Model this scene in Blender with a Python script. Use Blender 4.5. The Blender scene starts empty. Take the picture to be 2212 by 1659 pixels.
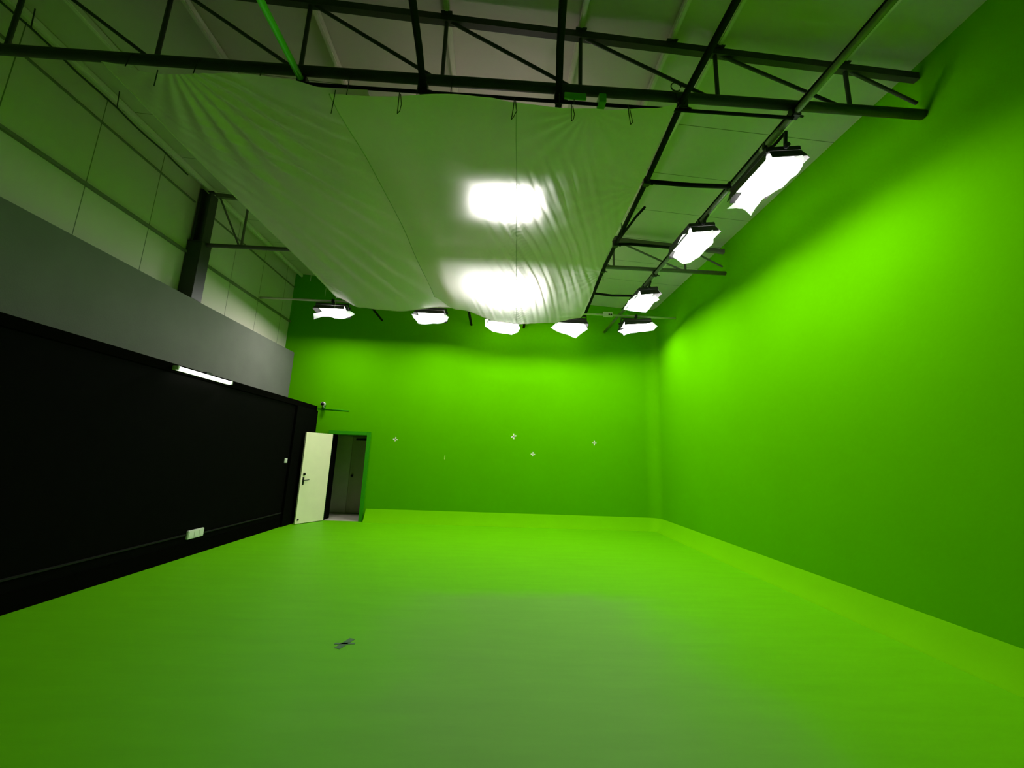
import bpy, bmesh, math, random
from mathutils import Vector, Matrix, noise

random.seed(7)
S = bpy.context.scene
COL = S.collection

# ------------------------------------------------------------------ camera
F_PX = 859.1
cam_d = bpy.data.cameras.new('camera')
cam = bpy.data.objects.new('camera', cam_d)
COL.objects.link(cam)
cam_d.sensor_fit = 'HORIZONTAL'
cam_d.sensor_width = 36.0
cam_d.lens = 36.0 * F_PX / 2212.0
cam_d.clip_start = 0.05
cam_d.clip_end = 100
YAW, PITCH, ROLL, CAM_H = 0.03694735, 0.18726666, 0.03668380, 1.6015645
fwd = Vector((math.sin(YAW) * math.cos(PITCH), math.cos(YAW) * math.cos(PITCH), math.sin(PITCH)))
rgt = Vector((math.cos(YAW), -math.sin(YAW), 0))
upv = rgt.cross(fwd)
r2 = rgt * math.cos(ROLL) + upv * math.sin(ROLL)
u2 = -rgt * math.sin(ROLL) + upv * math.cos(ROLL)
mw = Matrix((r2, u2, -fwd)).transposed().to_4x4()
mw.translation = Vector((0, 0, CAM_H))
cam.matrix_world = mw
S.camera = cam

# ------------------------------------------------------------------ world, exposure
w = bpy.data.worlds.new('world')
S.world = w
w.use_nodes = True
w.node_tree.nodes['Background'].inputs[0].default_value = (0.5, 0.6, 0.5, 1)
w.node_tree.nodes['Background'].inputs[1].default_value = 0.0
S.view_settings.view_transform = 'Standard'
S.view_settings.look = 'None'
S.view_settings.gamma = 1.0
S.view_settings.use_curve_mapping = False
S.view_settings.exposure = 0.0
S.cycles.max_bounces = 8
S.cycles.diffuse_bounces = 6
S.cycles.use_denoising = True

RAIL_W = 80.0      # watts of each light along the right-hand rail
BACK_W = 70.0      # watts of each light in front of the rear wall
OVER_W = 34.0      # watts of the two lights above the cloth
SHEET_E = 1.8
TUBE_E = 9.0

# ------------------------------------------------------------------ dimensions (metres)
XB = -4.54       # face of the black wall
XG = -5.28       # face of the grey band above it
XU = -5.53       # face of the upper panel wall
XR = 4.16        # right wall
YB = 10.19       # rear wall (seen ahead)
YN = -2.2        # wall behind the camera
ZB = 2.743       # top of black wall
ZG = 4.11        # top of grey band
ZC = 5.154       # truss bottom chord
ZP = 5.065       # pipe grid
def roof(x): return 5.97 - 0.058 * x

# ------------------------------------------------------------------ materials
def mat(name, col, rough=0.6, metal=0.0, spec=0.4, emit=None, estr=0.0, noise_amt=0.0, nscale=3.0, bump=0.0, bscale=40.0, coat=0.0):
    m = bpy.data.materials.new(name)
    m.use_nodes = True
    nt = m.node_tree
    b = nt.nodes['Principled BSDF']
    b.inputs['Base Color'].default_value = (*col, 1)
    b.inputs['Roughness'].default_value = rough
    b.inputs['Metallic'].default_value = metal
    b.inputs['Specular IOR Level'].default_value = spec
    b.inputs['Coat Weight'].default_value = coat
    if emit:
        b.inputs['Emission Color'].default_value = (*emit, 1)
        b.inputs['Emission Strength'].default_value = estr
    tc = nt.nodes.new('ShaderNodeTexCoord')
    if noise_amt > 0:
        n = nt.nodes.new('ShaderNodeTexNoise')
        n.inputs['Scale'].default_value = nscale
        n.inputs['Detail'].default_value = 6
        nt.links.new(tc.outputs['Object'], n.inputs['Vector'])
        mr = nt.nodes.new('ShaderNodeMapRange')
        mr.inputs['To Min'].default_value = 1 - noise_amt
        mr.inputs['To Max'].default_value = 1 + noise_amt
        nt.links.new(n.outputs['Fac'], mr.inputs['Value'])
        mx = nt.nodes.new('ShaderNodeMix')
        mx.data_type = 'RGBA'
        mx.blend_type = 'MULTIPLY'
        mx.inputs['Factor'].default_value = 1
        mx.inputs[6].default_value = (*col, 1)
        nt.links.new(mr.outputs['Result'], mx.inputs[7])
        nt.links.new(mx.outputs[2], b.inputs['Base Color'])
    if bump > 0:
        n2 = nt.nodes.new('ShaderNodeTexNoise')
        n2.inputs['Scale'].default_value = bscale
        n2.inputs['Detail'].default_value = 4
        nt.links.new(tc.outputs['Object'], n2.inputs['Vector'])
        bp = nt.nodes.new('ShaderNodeBump')
        bp.inputs['Strength'].default_value = bump
        bp.inputs['Distance'].default_value = 0.02
        nt.links.new(n2.outputs['Fac'], bp.inputs['Height'])
        nt.links.new(bp.outputs['Normal'], b.inputs['Normal'])
    return m

GREEN = (0.084, 0.37, 0.0)
M = {}
M['green'] = mat('green_screen_paint', GREEN, 0.9, spec=0.0, noise_amt=0.05, nscale=1.5, bump=0.05, bscale=30)
M['green_trim'] = mat('green_trim_paint', (0.03, 0.27, 0.002), 0.7, spec=0.1)
M['cove'] = mat('brightened_cove_green', (0.15, 0.50, 0.0), 0.85, spec=0.03, noise_amt=0.06, nscale=2)  # floor-like green, lifted to paint in light on the upward-facing cove
M['black_wall'] = mat('matt_black_paint', (0.0022, 0.0022, 0.0014), 0.85, spec=0.03, noise_amt=0.3, nscale=8)
M['black_trim'] = mat('black_satin_trim', (0.003, 0.003, 0.002), 0.9, spec=0.0)
M['trunking'] = mat('lit_black_trunking', (0.011, 0.011, 0.009), 0.6, spec=0.15)  # black raised a little to paint in the light the trunking catches
M['grey_wall'] = mat('grey_render', (0.15, 0.15, 0.13), 0.85, spec=0.2, noise_amt=0.12, nscale=2.5, bump=0.1, bscale=60)
M['steel_dark'] = mat('dark_painted_steel', (0.035, 0.034, 0.028), 0.5, spec=0.4)
M['steel_grey'] = mat('grey_painted_steel', (0.72, 0.66, 0.58), 0.5, spec=0.4)
M['steel_lit'] = mat('lit_truss_steel', (0.13, 0.125, 0.10), 0.5, spec=0.4)  # truss steel lightened: light on the farther truss is in its colour
M['steel_mid'] = mat('scuffed_galvanised_pipe', (0.26, 0.25, 0.22), 0.42, metal=0.3, noise_amt=0.3, nscale=9)
M['black_pipe'] = mat('black_taped_pipe', (0.007, 0.007, 0.006), 0.7, spec=0.1)
M['green_pipe'] = mat('bright_green_paint', (0.14, 0.6, 0.03), 0.45, spec=0.4)
M['sheet'] = mat('glowing_diffusion_film', (0.9, 0.9, 0.9), 0.6, emit=(1.0, 0.985, 0.98), estr=SHEET_E)
nt_ = M['sheet'].node_tree
tc_ = nt_.nodes.new('ShaderNodeTexCoord'); ln_ = nt_.nodes.new('ShaderNodeVectorMath'); ln_.operation = 'LENGTH'
nt_.links.new(tc_.outputs['Object'], ln_.inputs[0])
mr_ = nt_.nodes.new('ShaderNodeMapRange'); mr_.interpolation_type = 'SMOOTHSTEP'
mr_.inputs['From Min'].default_value = 0.15; mr_.inputs['From Max'].default_value = 0.55
mr_.inputs['To Min'].default_value = SHEET_E; mr_.inputs['To Max'].default_value = 0.62
nt_.links.new(ln_.outputs['Value'], mr_.inputs['Value'])
nt_.links.new(mr_.outputs['Result'], nt_.nodes['Principled BSDF'].inputs['Emission Strength'])
M['panel'] = mat('lit_led_panel', (0.9, 0.9, 0.9), 0.5, emit=(1, 1, 0.98), estr=3.0)
M['tube'] = mat('lit_tube', (0.9, 0.9, 0.9), 0.4, emit=(1, 1, 0.97), estr=TUBE_E)
M['housing'] = mat('black_lamp_housing', (0.03, 0.03, 0.027), 0.55)
M['door'] = mat('cream_door_laminate', (0.95, 0.86, 0.60), 0.5, spec=0.4, noise_amt=0.05, nscale=5)
M['white_plastic'] = mat('white_plastic', (0.75, 0.74, 0.66), 0.35)
M['black_metal'] = mat('black_metal', (0.01, 0.01, 0.01), 0.35)
M['tape_white'] = mat('white_marker_tape', (0.75, 0.78, 0.55), 0.7)
M['tape_faded'] = mat('faded_marker_tape', (0.45, 0.72, 0.10), 0.7)
M['tape_dark'] = mat('dark_marker_tape', (0.03, 0.12, 0.03), 0.6)
M['corr_wall'] = mat('corridor_wall_paint', (0.75, 0.68, 0.60), 0.7, noise_amt=0.15, nscale=3)
M['corr_door'] = mat('corridor_door_paint', (0.60, 0.52, 0.42), 0.6, noise_amt=0.15, nscale=3)
M['corr_floor'] = mat('corridor_stone_floor', (0.55, 0.50, 0.42), 0.35, noise_amt=0.1, nscale=4)
M['cord'] = mat('dark_cord', (0.03, 0.035, 0.02), 0.8)
M['cord_pale'] = mat('pale_cord', (0.45, 0.5, 0.3), 0.8)
M['seam'] = mat('stitched_seam_tape', (0.34, 0.36, 0.28), 0.8)

def line_mask(nt, axis, step, offset, width):
    """thin panel joints every `step` metres along an axis, in object space"""
    tc = nt.nodes.new('ShaderNodeTexCoord')
    sx = nt.nodes.new('ShaderNodeSeparateXYZ')
    nt.links.new(tc.outputs['Object'], sx.inputs[0])
    a = nt.nodes.new('ShaderNodeMath'); a.operation = 'SUBTRACT'
    nt.links.new(sx.outputs[axis], a.inputs[0]); a.inputs[1].default_value = offset
    d = nt.nodes.new('ShaderNodeMath'); d.operation = 'DIVIDE'
    nt.links.new(a.outputs[0], d.inputs[0]); d.inputs[1].default_value = step
    f = nt.nodes.new('ShaderNodeMath'); f.operation = 'FRACT'
    nt.links.new(d.outputs[0], f.inputs[0])
    l = nt.nodes.new('ShaderNodeMath'); l.operation = 'LESS_THAN'
    nt.links.new(f.outputs[0], l.inputs[0]); l.inputs[1].default_value = width / step
    return l, tc

def panel_mat(name, col, joints, jcol, rough=0.6, bump_axis=None, bump_step=0.25):
    m = mat(name, col, rough, spec=0.3, noise_amt=0.06, nscale=1.2)
    nt = m.node_tree
    b = nt.nodes['Principled BSDF']
    src = b.inputs['Base Color'].links[0].from_socket
    fac = None
    for ax, step, off, wd in joints:
        l, tc = line_mask(nt, ax, step, off, wd)
        if fac is None:
            fac = l.outputs[0]
        else:
            mxx = nt.nodes.new('ShaderNodeMath'); mxx.operation = 'MAXIMUM'
            nt.links.new(fac, mxx.inputs[0]); nt.links.new(l.outputs[0], mxx.inputs[1])
            fac = mxx.outputs[0]
    mx = nt.nodes.new('ShaderNodeMix'); mx.data_type = 'RGBA'
    nt.links.new(fac, mx.inputs['Factor'])
    nt.links.new(src, mx.inputs[6])
    mx.inputs[7].default_value = (*jcol, 1)
    nt.links.new(mx.outputs[2], b.inputs['Base Color'])
    if bump_axis is not None:
        wv = nt.nodes.new('ShaderNodeTexWave')
        wv.bands_direction = bump_axis
        wv.inputs['Scale'].default_value = 0.31416 / bump_step
        wv.inputs['Distortion'].default_value = 0
        tc = nt.nodes.new('ShaderNodeTexCoord')
        nt.links.new(tc.outputs['Object'], wv.inputs['Vector'])
        bp = nt.nodes.new('ShaderNodeBump')
        bp.inputs['Strength'].default_value = 0.12
        bp.inputs['Distance'].default_value = 0.02
        nt.links.new(wv.outputs['Fac'], bp.inputs['Height'])
        nt.links.new(bp.outputs['Normal'], b.inputs['Normal'])
    return m

M['roof'] = panel_mat('white_roof_sheet', (0.60, 0.54, 0.48), [(1, 0.86, 0.80, 0.010)], (0.16, 0.17, 0.12), 0.5, 'Y', 0.215)
M['upper'] = panel_mat('white_wall_panel', (0.60, 0.55, 0.46), [(1, 0.975, 0.02, 0.012)], (0.14, 0.15, 0.10), 0.6)

def floor_mat():
    m = mat('green_epoxy_floor', (0.20, 0.62, 0.006), 0.5, spec=0.09)
    nt = m.node_tree; b = nt.nodes['Principled BSDF']
    tc = nt.nodes.new('ShaderNodeTexCoord')
    # trowel / roller streaks across the floor
    mp = nt.nodes.new('ShaderNodeMapping'); mp.inputs['Scale'].default_value = (0.5, 3.0, 1)
    nt.links.new(tc.outputs['Object'], mp.inputs['Vector'])
    n = nt.nodes.new('ShaderNodeTexNoise'); n.inputs['Scale'].default_value = 2.2; n.inputs['Detail'].default_value = 9
    n.inputs['Roughness'].default_value = 0.65
    nt.links.new(mp.outputs[0], n.inputs['Vector'])
    mr = nt.nodes.new('ShaderNodeMapRange'); mr.inputs['To Min'].default_value = 0.86; mr.inputs['To Max'].default_value = 1.14
    nt.links.new(n.outputs['Fac'], mr.inputs['Value'])
    # greyer, less saturated tone in the middle of the floor, with noisy edges
    sx = nt.nodes.new('ShaderNodeSeparateXYZ'); nt.links.new(tc.outputs['Object'], sx.inputs[0])
    def smooth(sock, lo, hi, a, bb):
        q = nt.nodes.new('ShaderNodeMapRange'); q.interpolation_type = 'SMOOTHSTEP'
        q.inputs['From Min'].default_value = lo; q.inputs['From Max'].default_value = hi
        q.inputs['To Min'].default_value = a; q.inputs['To Max'].default_value = bb
        nt.links.new(sock, q.inputs['Value']); return q.outputs['Result']
    n3 = nt.nodes.new('ShaderNodeTexNoise'); n3.inputs['Scale'].default_value = 1.3; n3.inputs['Detail'].default_value = 5
    nt.links.new(tc.outputs['Object'], n3.inputs['Vector'])
    def add(s1, k):
        a = nt.nodes.new('ShaderNodeMath'); a.operation = 'MULTIPLY_ADD'
        nt.links.new(n3.outputs['Fac'], a.inputs[0]); a.inputs[1].default_value = k
        nt.links.new(s1, a.inputs[2]); return a.outputs[0]
    xs = add(sx.outputs[0], 1.2); ys = add(sx.outputs[1], 0.5)
    parts = [smooth(xs, -0.9, 0.7, 0, 1), smooth(xs, 1.6, 3.0, 1, 0), smooth(ys, 5.2, 5.7, 1, 0)]
    cur = parts[0]
    for q in parts[1:]:
        mm = nt.nodes.new('ShaderNodeMath'); mm.operation = 'MULTIPLY'
        nt.links.new(cur, mm.inputs[0]); nt.links.new(q, mm.inputs[1]); cur = mm.outputs[0]
    sc = nt.nodes.new('ShaderNodeMath'); sc.operation = 'MULTIPLY'; sc.inputs[1].default_value = 0.75
    nt.links.new(cur, sc.inputs[0])
    mx = nt.nodes.new('ShaderNodeMix'); mx.data_type = 'RGBA'
    nt.links.new(sc.outputs[0], mx.inputs['Factor'])
    mx.inputs[6].default_value = (0.118, 0.45, 0.0, 1)
    mx.inputs[7].default_value = (0.15, 0.35, 0.05, 1)
    m2 = nt.nodes.new('ShaderNodeMix'); m2.data_type = 'RGBA'; m2.blend_type = 'MULTIPLY'
    m2.inputs['Factor'].default_value = 1
    nt.links.new(mx.outputs[2], m2.inputs[6]); nt.links.new(mr.outputs['Result'], m2.inputs[7])
    nt.links.new(m2.outputs[2], b.inputs['Base Color'])
    bp = nt.nodes.new('ShaderNodeBump'); bp.inputs['Strength'].default_value = 0.06; bp.inputs['Distance'].default_value = 0.01
    nt.links.new(n.outputs['Fac'], bp.inputs['Height']); nt.links.new(bp.outputs['Normal'], b.inputs['Normal'])
    return m
M['girt'] = mat('greyed_wall_rail', (0.16, 0.16, 0.12), 0.6)
M['floor'] = floor_mat()

def cloth_mat(name):
    m = bpy.data.materials.new(name); m.use_nodes = True
    nt = m.node_tree; nt.nodes.clear()
    out = nt.nodes.new('ShaderNodeOutputMaterial')
    df = nt.nodes.new('ShaderNodeBsdfDiffuse'); df.inputs[0].default_value = (0.85, 0.69, 0.73, 1)
    tr = nt.nodes.new('ShaderNodeBsdfTranslucent'); tr.inputs[0].default_value = (0.86, 0.82, 0.82, 1)
    gl = nt.nodes.new('ShaderNodeBsdfGlossy'); gl.inputs[0].default_value = (0.8, 0.8, 0.78, 1); gl.inputs['Roughness'].default_value = 0.42
    mx = nt.nodes.new('ShaderNodeMixShader'); mx.inputs[0].default_value = 0.42
    m2 = nt.nodes.new('ShaderNodeMixShader'); m2.inputs[0].default_value = 0.07
    tc = nt.nodes.new('ShaderNodeTexCoord')
    n = nt.nodes.new('ShaderNodeTexNoise'); n.inputs['Scale'].default_value = 14; n.inputs['Detail'].default_value = 5
    nt.links.new(tc.outputs['Object'], n.inputs['Vector'])
    bp = nt.nodes.new('ShaderNodeBump'); bp.inputs['Strength'].default_value = 0.15; bp.inputs['Distance'].default_value = 0.01
    nt.links.new(n.outputs['Fac'], bp.inputs['Height'])
    for q in (df, tr, gl): nt.links.new(bp.outputs[0], q.inputs['Normal'])
    nt.links.new(df.outputs[0], mx.inputs[1]); nt.links.new(tr.outputs[0], mx.inputs[2])
    nt.links.new(mx.outputs[0], m2.inputs[1]); nt.links.new(gl.outputs[0], m2.inputs[2])
    nt.links.new(m2.outputs[0], out.inputs[0])
    return m
M['cloth'] = cloth_mat('white_silk_cloth')

# ------------------------------------------------------------------ helpers
def link(name, bm, m, parent=None, loc=(0, 0, 0), smooth=False):
    me = bpy.data.meshes.new(name)
    bm.normal_update()
    bm.to_mesh(me); bm.free()
    me.materials.append(m)
    if smooth:
        for p in me.polygons: p.use_smooth = True
    o = bpy.data.objects.new(name, me)
    o.location = loc
    COL.objects.link(o)
    if parent: o.parent = parent
    return o

def tag(o, label, cat=None, group=None):
    o['label'] = label
    if cat: o['category'] = cat
    if group: o['group'] = group
    return o

def thing(name, label, cat, loc=(0, 0, 0), rotz=0, group=None):
    o = bpy.data.objects.new(name, None)
    o.empty_display_size = 0.1
    COL.objects.link(o)
    o.location = loc; o.rotation_euler = (0, 0, rotz)
    return tag(o, label, cat, group)

def struct(name, bm, m, smooth=False, label=None):
    o = link(name, bm, m, smooth=smooth)
    o['kind'] = 'structure'
    if label: o['label'] = label
    return o

def box(bm, x0, x1, y0, y1, z0, z1, bev=0.0):
    vs = [bm.verts.new(p) for p in [(x0, y0, z0), (x1, y0, z0), (x1, y1, z0), (x0, y1, z0), (x0, y0, z1), (x1, y0, z1), (x1, y1, z1), (x0, y1, z1)]]
    fs = [bm.faces.new([vs[i] for i in f]) for f in [(0, 3, 2, 1), (4, 5, 6, 7), (0, 1, 5, 4), (1, 2, 6, 5), (2, 3, 7, 6), (3, 0, 4, 7)]]
    if bev > 0:
        es = list({e for f in fs for e in f.edges})
        bmesh.ops.bevel(bm, geom=es, offset=bev, segments=2, affect='EDGES', clamp_overlap=True)
    return bm

def bx(*a, **k):
    bm = bmesh.new(); box(bm, *a, **k); return bm

def tube(bm, pts, r, n=10, cap=True):
    pts = [Vector(p) for p in pts]
    rs = r if isinstance(r, (list, tuple)) else [r] * len(pts)
    rings = []
    prev = None
    for i, p in enumerate(pts):
        if i == 0: t = pts[1] - p
        elif i == len(pts) - 1: t = p - pts[i - 1]
        else: t = (pts[i + 1] - p).normalized() + (p - pts[i - 1]).normalized()
        t.normalize()
        if prev is None:
            a = Vector((0, 0, 1)) if abs(t.z) < 0.9 else Vector((1, 0, 0))
        else: a = prev
        nrm = (a - t * a.dot(t)).normalized(); prev = nrm
        bn = t.cross(nrm)
        rings.append([bm.verts.new(p + (nrm * math.cos(2 * math.pi * k / n) + bn * math.sin(2 * math.pi * k / n)) * rs[i]) for k in range(n)])
    for a, b in zip(rings, rings[1:]):
        for k in range(n):
            bm.faces.new((a[k], a[(k + 1) % n], b[(k + 1) % n], b[k]))
    if cap:
        bm.faces.new(rings[0][::-1]); bm.faces.new(rings[-1])
    return bm

def tb(pts, r, n=10):
    bm = bmesh.new(); tube(bm, pts, r, n); return bm

def bar(bm, p0, p1, w, h):
    """rectangular bar from p0 to p1, w across, h in height"""
    p0, p1 = Vector(p0), Vector(p1)
    t = (p1 - p0).normalized()
    a = Vector((0, 0, 1)) if abs(t.z) < 0.95 else Vector((0, 1, 0))
    s = t.cross(a).normalized(); u = s.cross(t)
    vs = []
    for p in (p0, p1):
        for i, j in ((-1, -1), (1, -1), (1, 1), (-1, 1)):
            vs.append(bm.verts.new(p + s * i * w / 2 + u * j * h / 2))
    for f in [(0, 1, 2, 3), (7, 6, 5, 4), (0, 4, 5, 1), (1, 5, 6, 2), (2, 6, 7, 3), (3, 7, 4, 0)]:
        bm.faces.new([vs[i] for i in f])
    bmesh.ops.recalc_face_normals(bm, faces=bm.faces)
    return bm

def quad(bm, pts):
    bm.faces.new([bm.verts.new(p) for p in pts]); return bm

# ------------------------------------------------------------------ the room
struct('floor', bx(-5.9, 4.6, YN - 0.2, YB, -0.1, 0.0), M['floor'], label='glossy green painted studio floor')
rf = bmesh.new()
vs = [rf.verts.new(p) for p in [(XU - 0.3, YN - 0.2, roof(XU - 0.3)), (XR + 0.3, YN - 0.2, roof(XR + 0.3)), (XR + 0.3, YB + 0.4, roof(XR + 0.3)), (XU - 0.3, YB + 0.4, roof(XU - 0.3))]]
vt = [rf.verts.new(v.co + Vector((0, 0, 0.06))) for v in vs]
rf.faces.new(vs[::-1]); rf.faces.new(vt)
for i in range(4):
    rf.faces.new((vs[i], vs[(i + 1) % 4], vt[(i + 1) % 4], vt[i]))
struct('ceiling', rf, M['roof'], label='sloping white sheet metal roof')

# cyclorama profile: offset from the wall, height (a cove at the foot)
CH, CW = 0.30, 0.17
def cove_profile():
    pr = []
    for k in range(9):
        f = k / 8
        sag = 0.10 * math.sin(math.pi * f)          # slightly hollow chamfer
        pr.append((CW * (1 - f) - CW * sag * 0.5, CH * f - CH * sag * 0.5 + 0.0006))
    return pr
def wall_profile(top):
    return [(0.0, 0.0), (0.0, CH), (0.0, 1.2), (0.0, 3.0), (0.0, top)]
def sweep(path, mname, name, label, cove=False):
    """path: list of ((x, y), (nx, ny)) wall-foot points with inward normals"""
    bm = bmesh.new(); rows = []
    for (x, y), (nx, ny) in path:
        top = roof(x) + 0.04
        rows.append([bm.verts.new((x + nx * o, y + ny * o, z)) for o, z in (cove_profile() if cove else wall_profile(top))])
    for a, b in zip(rows, rows[1:]):
        for k in range(len(a) - 1):
            bm.faces.new((a[k], b[k], b[k + 1], a[k + 1]))
    return struct(name, bm, M[mname], smooth=cove, label=label)
RC = 0.30
right_path = [((XR, y), (-1, 0)) for y in (YB - RC, 7.5, 5.0, 2.5, 0.0, YN)]
sweep(right_path, 'green', 'wall_right', 'tall bright green screen wall')
sweep(right_path, 'cove', 'trim_11', 'sloped green cove along the foot of the right wall', True)
arc = [((XR - RC + RC * math.sin(math.pi / 2 * k / 10), YB - RC + RC * math.cos(math.pi / 2 * k / 10)), (-math.sin(math.pi / 2 * k / 10), -math.cos(math.pi / 2 * k / 10))) for k in range(11)]
DX0, DX1, DH = -4.06, -3.20, 2.065       # doorway
back_path = [((x, YB), (0, -1)) for x in (-3.06, -1.5, 0, 2)] + arc
wb = sweep(back_path, 'green', 'wall_back', 'bright green rear screen wall')
sweep(back_path, 'cove', 'trim_12', 'sloped green cove along the foot of the rear wall', True)
for p_ in wb.data.polygons: p_.use_smooth = True
bm = bmesh.new()
box(bm, XU - 0.3, DX0, YB, YB + 0.36, 0, 6.4)
box(bm, DX0, DX1, YB, YB + 0.36, DH, 6.4)
box(bm, DX1, -3.06, YB, YB + 0.36, 0, 6.4)
pl = struct('wall_rear', bm, M['green'], label='green wall around the open doorway')
# end of the cove beside the door frame
bm = bmesh.new()
pr = cove_profile()
vv = [bm.verts.new((-3.06, YB - o, z)) for o, z in pr] + [bm.verts.new((-3.06, YB, 0.0005))]
bm.faces.new(vv)
struct('trim_1', bm, M['cove'], label='end of the cove beside the door frame')

struct('wall_near', bx(XU - 0.3, XR + 0.3, YN - 0.2, YN, 0, 6.5), M['grey_wall'])
# left side: black lower wall, grey band, white panelled upper wall
struct('wall_left', bx(XB - 1.2, XB, YN, YB, 0, ZB - 0.001), M['black_wall'], label='matt black lower wall')
struct('wall_left_upper', bx(XU - 0.2, XU, YN, YB, ZG - 0.3, 6.42), M['upper'], label='white panelled wall above the grey band')
struct('wall_left_band', bx(XG - 0.9, XG, YN, YB, ZB, ZG), M['grey_wall'], label='grey plastered band above the black wall')
struct('trim_2', bx(XB, XB + 0.022, YN, YB, ZB - 0.115, ZB + 0.004, bev=0.004), M['black_trim'], label='black capping board along the top of the black wall')
struct('baseboard_left', bx(XB, XB + 0.018, YN, 9.12, 0, 0.195, bev=0.003), M['black_trim'])
bm = bmesh.new()
box(bm, XB, XB + 0.03, YN, 6.42, 0.315, 0.335, bev=0.002)
struct('trim_3', bm, M['trunking'], label='thin black cable trunking along the black wall left of the outlet')
struct('trim_4', bx(XB, XB + 0.03, 6.80, 9.12, 0.285, 0.303, bev=0.002), M['trunking'], label='thin black cable trunking right of the outlet')
struct('trim_5', bx(XB, XB + 0.055, 9.14, YB - 0.001, 0, ZB - 0.115, bev=0.003), M['black_wall'], label='black pilaster at the end of the black wall')
# girts on the upper wall
k = 6
for y0, y1 in ((YN, 6.60), (6.90, YB)):
    struct('trim_%d' % k, bx(XU, XU + 0.05, y0, y1, 4.925, 4.965), M['girt'], label='horizontal rail across the white wall panels'); k += 1
    struct('trim_%d' % k, bx(XU, XU + 0.03, y0, y1, 5.885, 5.905), M['girt'], label='horizontal flashing high on the white wall panels'); k += 1

# corridor behind the doorway
bm = bmesh.new()
box(bm, -5.8, -2.4, YB + 0.361, 11.6, -0.1, 0.002); box(bm, DX0 + 0.001, DX1 - 0.001, YB, YB + 0.36, -0.1, 0.002)
struct('floor_corridor', bm, M['corr_floor'], label='pale stone corridor floor beyond the doorway')
bm = bmesh.new(); box(bm, -5.8, -2.4, 11.5, 11.6, 0, 2.8)
struct('wall_corridor', bm, M['corr_wall'])
struct('wall_corridor_left', bx(-5.9, -5.8, YB, 11.6, 0, 2.8), M['black_wall'])
struct('wall_corridor_right', bx(-2.4, -2.3, YB + 0.37, 11.6, 0, 2.8), M['corr_wall'])
struct('ceiling_corridor', bx(-5.9, -2.3, YB + 0.36, 11.6, 2.8, 2.9), M['corr_wall'])
struct('trim_10', bx(DX0 - 0.01, DX0 + 0.004, YB + 0.04, YB + 0.362, 0.003, DH), M['black_wall'], label='dark left reveal of the doorway')
# double doors across the corridor
cd = thing('corridor_door', 'dull grey double door across the corridor, seen through the open doorway', 'door', (-3.98, 11.49, 0))
cd2 = cd
link('door_leaf', bx(-0.86, -0.006, -0.04, 0.0, 0.02, 2.08), M['corr_wall'], cd)
rl = link('door_leaf', bx(0.006, 0.86, -0.04, 0.0, 0.02, 2.08), M['corr_door'], cd)
bm = bmesh.new(); tube(bm, [(0.09, -0.04, 1.0), (0.09, -0.07, 1.0)], 0.014, 10)
bmesh.ops.create_uvsphere(bm, u_segments=12, v_segments=8, radius=0.036, matrix=Matrix.Translation((0.09, -0.085, 1.0)))
link('door_knob', bm, M['black_metal'], rl, smooth=True)
link('door_closer', bx(0.10, 0.62, -0.09, -0.042, 1.97, 2.02, bev=0.005), M['black_metal'], rl)

# door frame (painted green) and open door leaf
bm = bmesh.new()
fw = 0.085
box(bm, DX1, DX1 + fw, YB - 0.045, YB + 0.02, 0, DH + fw, bev=0.004)
box(bm, DX0 - fw, DX1 - 0.0005, YB - 0.045, YB + 0.02, DH, DH + fw, bev=0.004)
box(bm, DX0 - fw, DX0 - 0.0005, YB - 0.045, YB + 0.02, 0, DH - 0.0005, bev=0.004)
d1 = struct('door_1', bm, M['green_trim'], label='green painted frame of the open doorway')

HX, HY = -4.05, 10.135
ex, ey = -4.40, 9.49
ang = math.atan2(ey - HY, ex - HX)
LW = math.hypot(ex - HX, ey - HY)
leaf = thing('door_leaf', 'open cream door with black lever handle, swung back against the black wall', 'door', (HX, HY, 0), ang)
th = 0.042
link('door_panel', bx(0.0, LW, -0.005, th - 0.005, 0.012, 2.055, bev=0.002), M['door'], leaf)
# local +y side faces the room? the room side is chosen below
side = 1
def face_y(d): return (th - 0.005 + d) if side > 0 else (-0.005 - d)
def fbox(bm, x0, x1, d0, d1, z0, z1, bev=0.0):
    ys = sorted((face_y(d0), face_y(d1)))
    return box(bm, x0, x1, ys[0], ys[1], z0, z1, bev)
bm = bmesh.new(); fbox(bm, LW - 0.085, LW - 0.045, 0, 0.008, 0.86, 1.03, 0.002)
tube(bm, [(LW - 0.065, face_y(0.0), 0.965), (LW - 0.065, face_y(0.05), 0.965)], 0.010, 10)
tube(bm, [(LW - 0.055, face_y(0.05), 0.965), (LW - 0.12, face_y(0.052), 0.967), (LW - 0.185, face_y(0.046), 0.972)], 0.009, 8)
link('lever_handle', bm, M['black_metal'], leaf, smooth=False)
bm = bmesh.new(); tube(bm, [(LW - 0.065, face_y(0.0), 0.895), (LW - 0.065, face_y(0.014), 0.895)], 0.016, 12)
link('key_cylinder', bm, M['black_metal'], leaf)
bm = bmesh.new(); fbox(bm, LW - 0.10, LW - 0.045, 0, 0.02, 1.075, 1.125, 0.003)
tube(bm, [(LW - 0.075, face_y(0.018), 1.10), (LW - 0.075, face_y(0.035), 1.10)], 0.012, 10)
tube(bm, [(LW - 0.075, face_y(0.035), 1.085), (LW - 0.06, face_y(0.035), 1.12)], 0.006, 8)
link('bolt_lock', bm, M['black_metal'], leaf)
bm = bmesh.new(); tube(bm, [(LW - 0.055, face_y(0.0), 0.10), (LW - 0.055, face_y(0.03), 0.10)], [0.022, 0.012], 10)
link('door_stop', bm, M['black_metal'], leaf)
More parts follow.
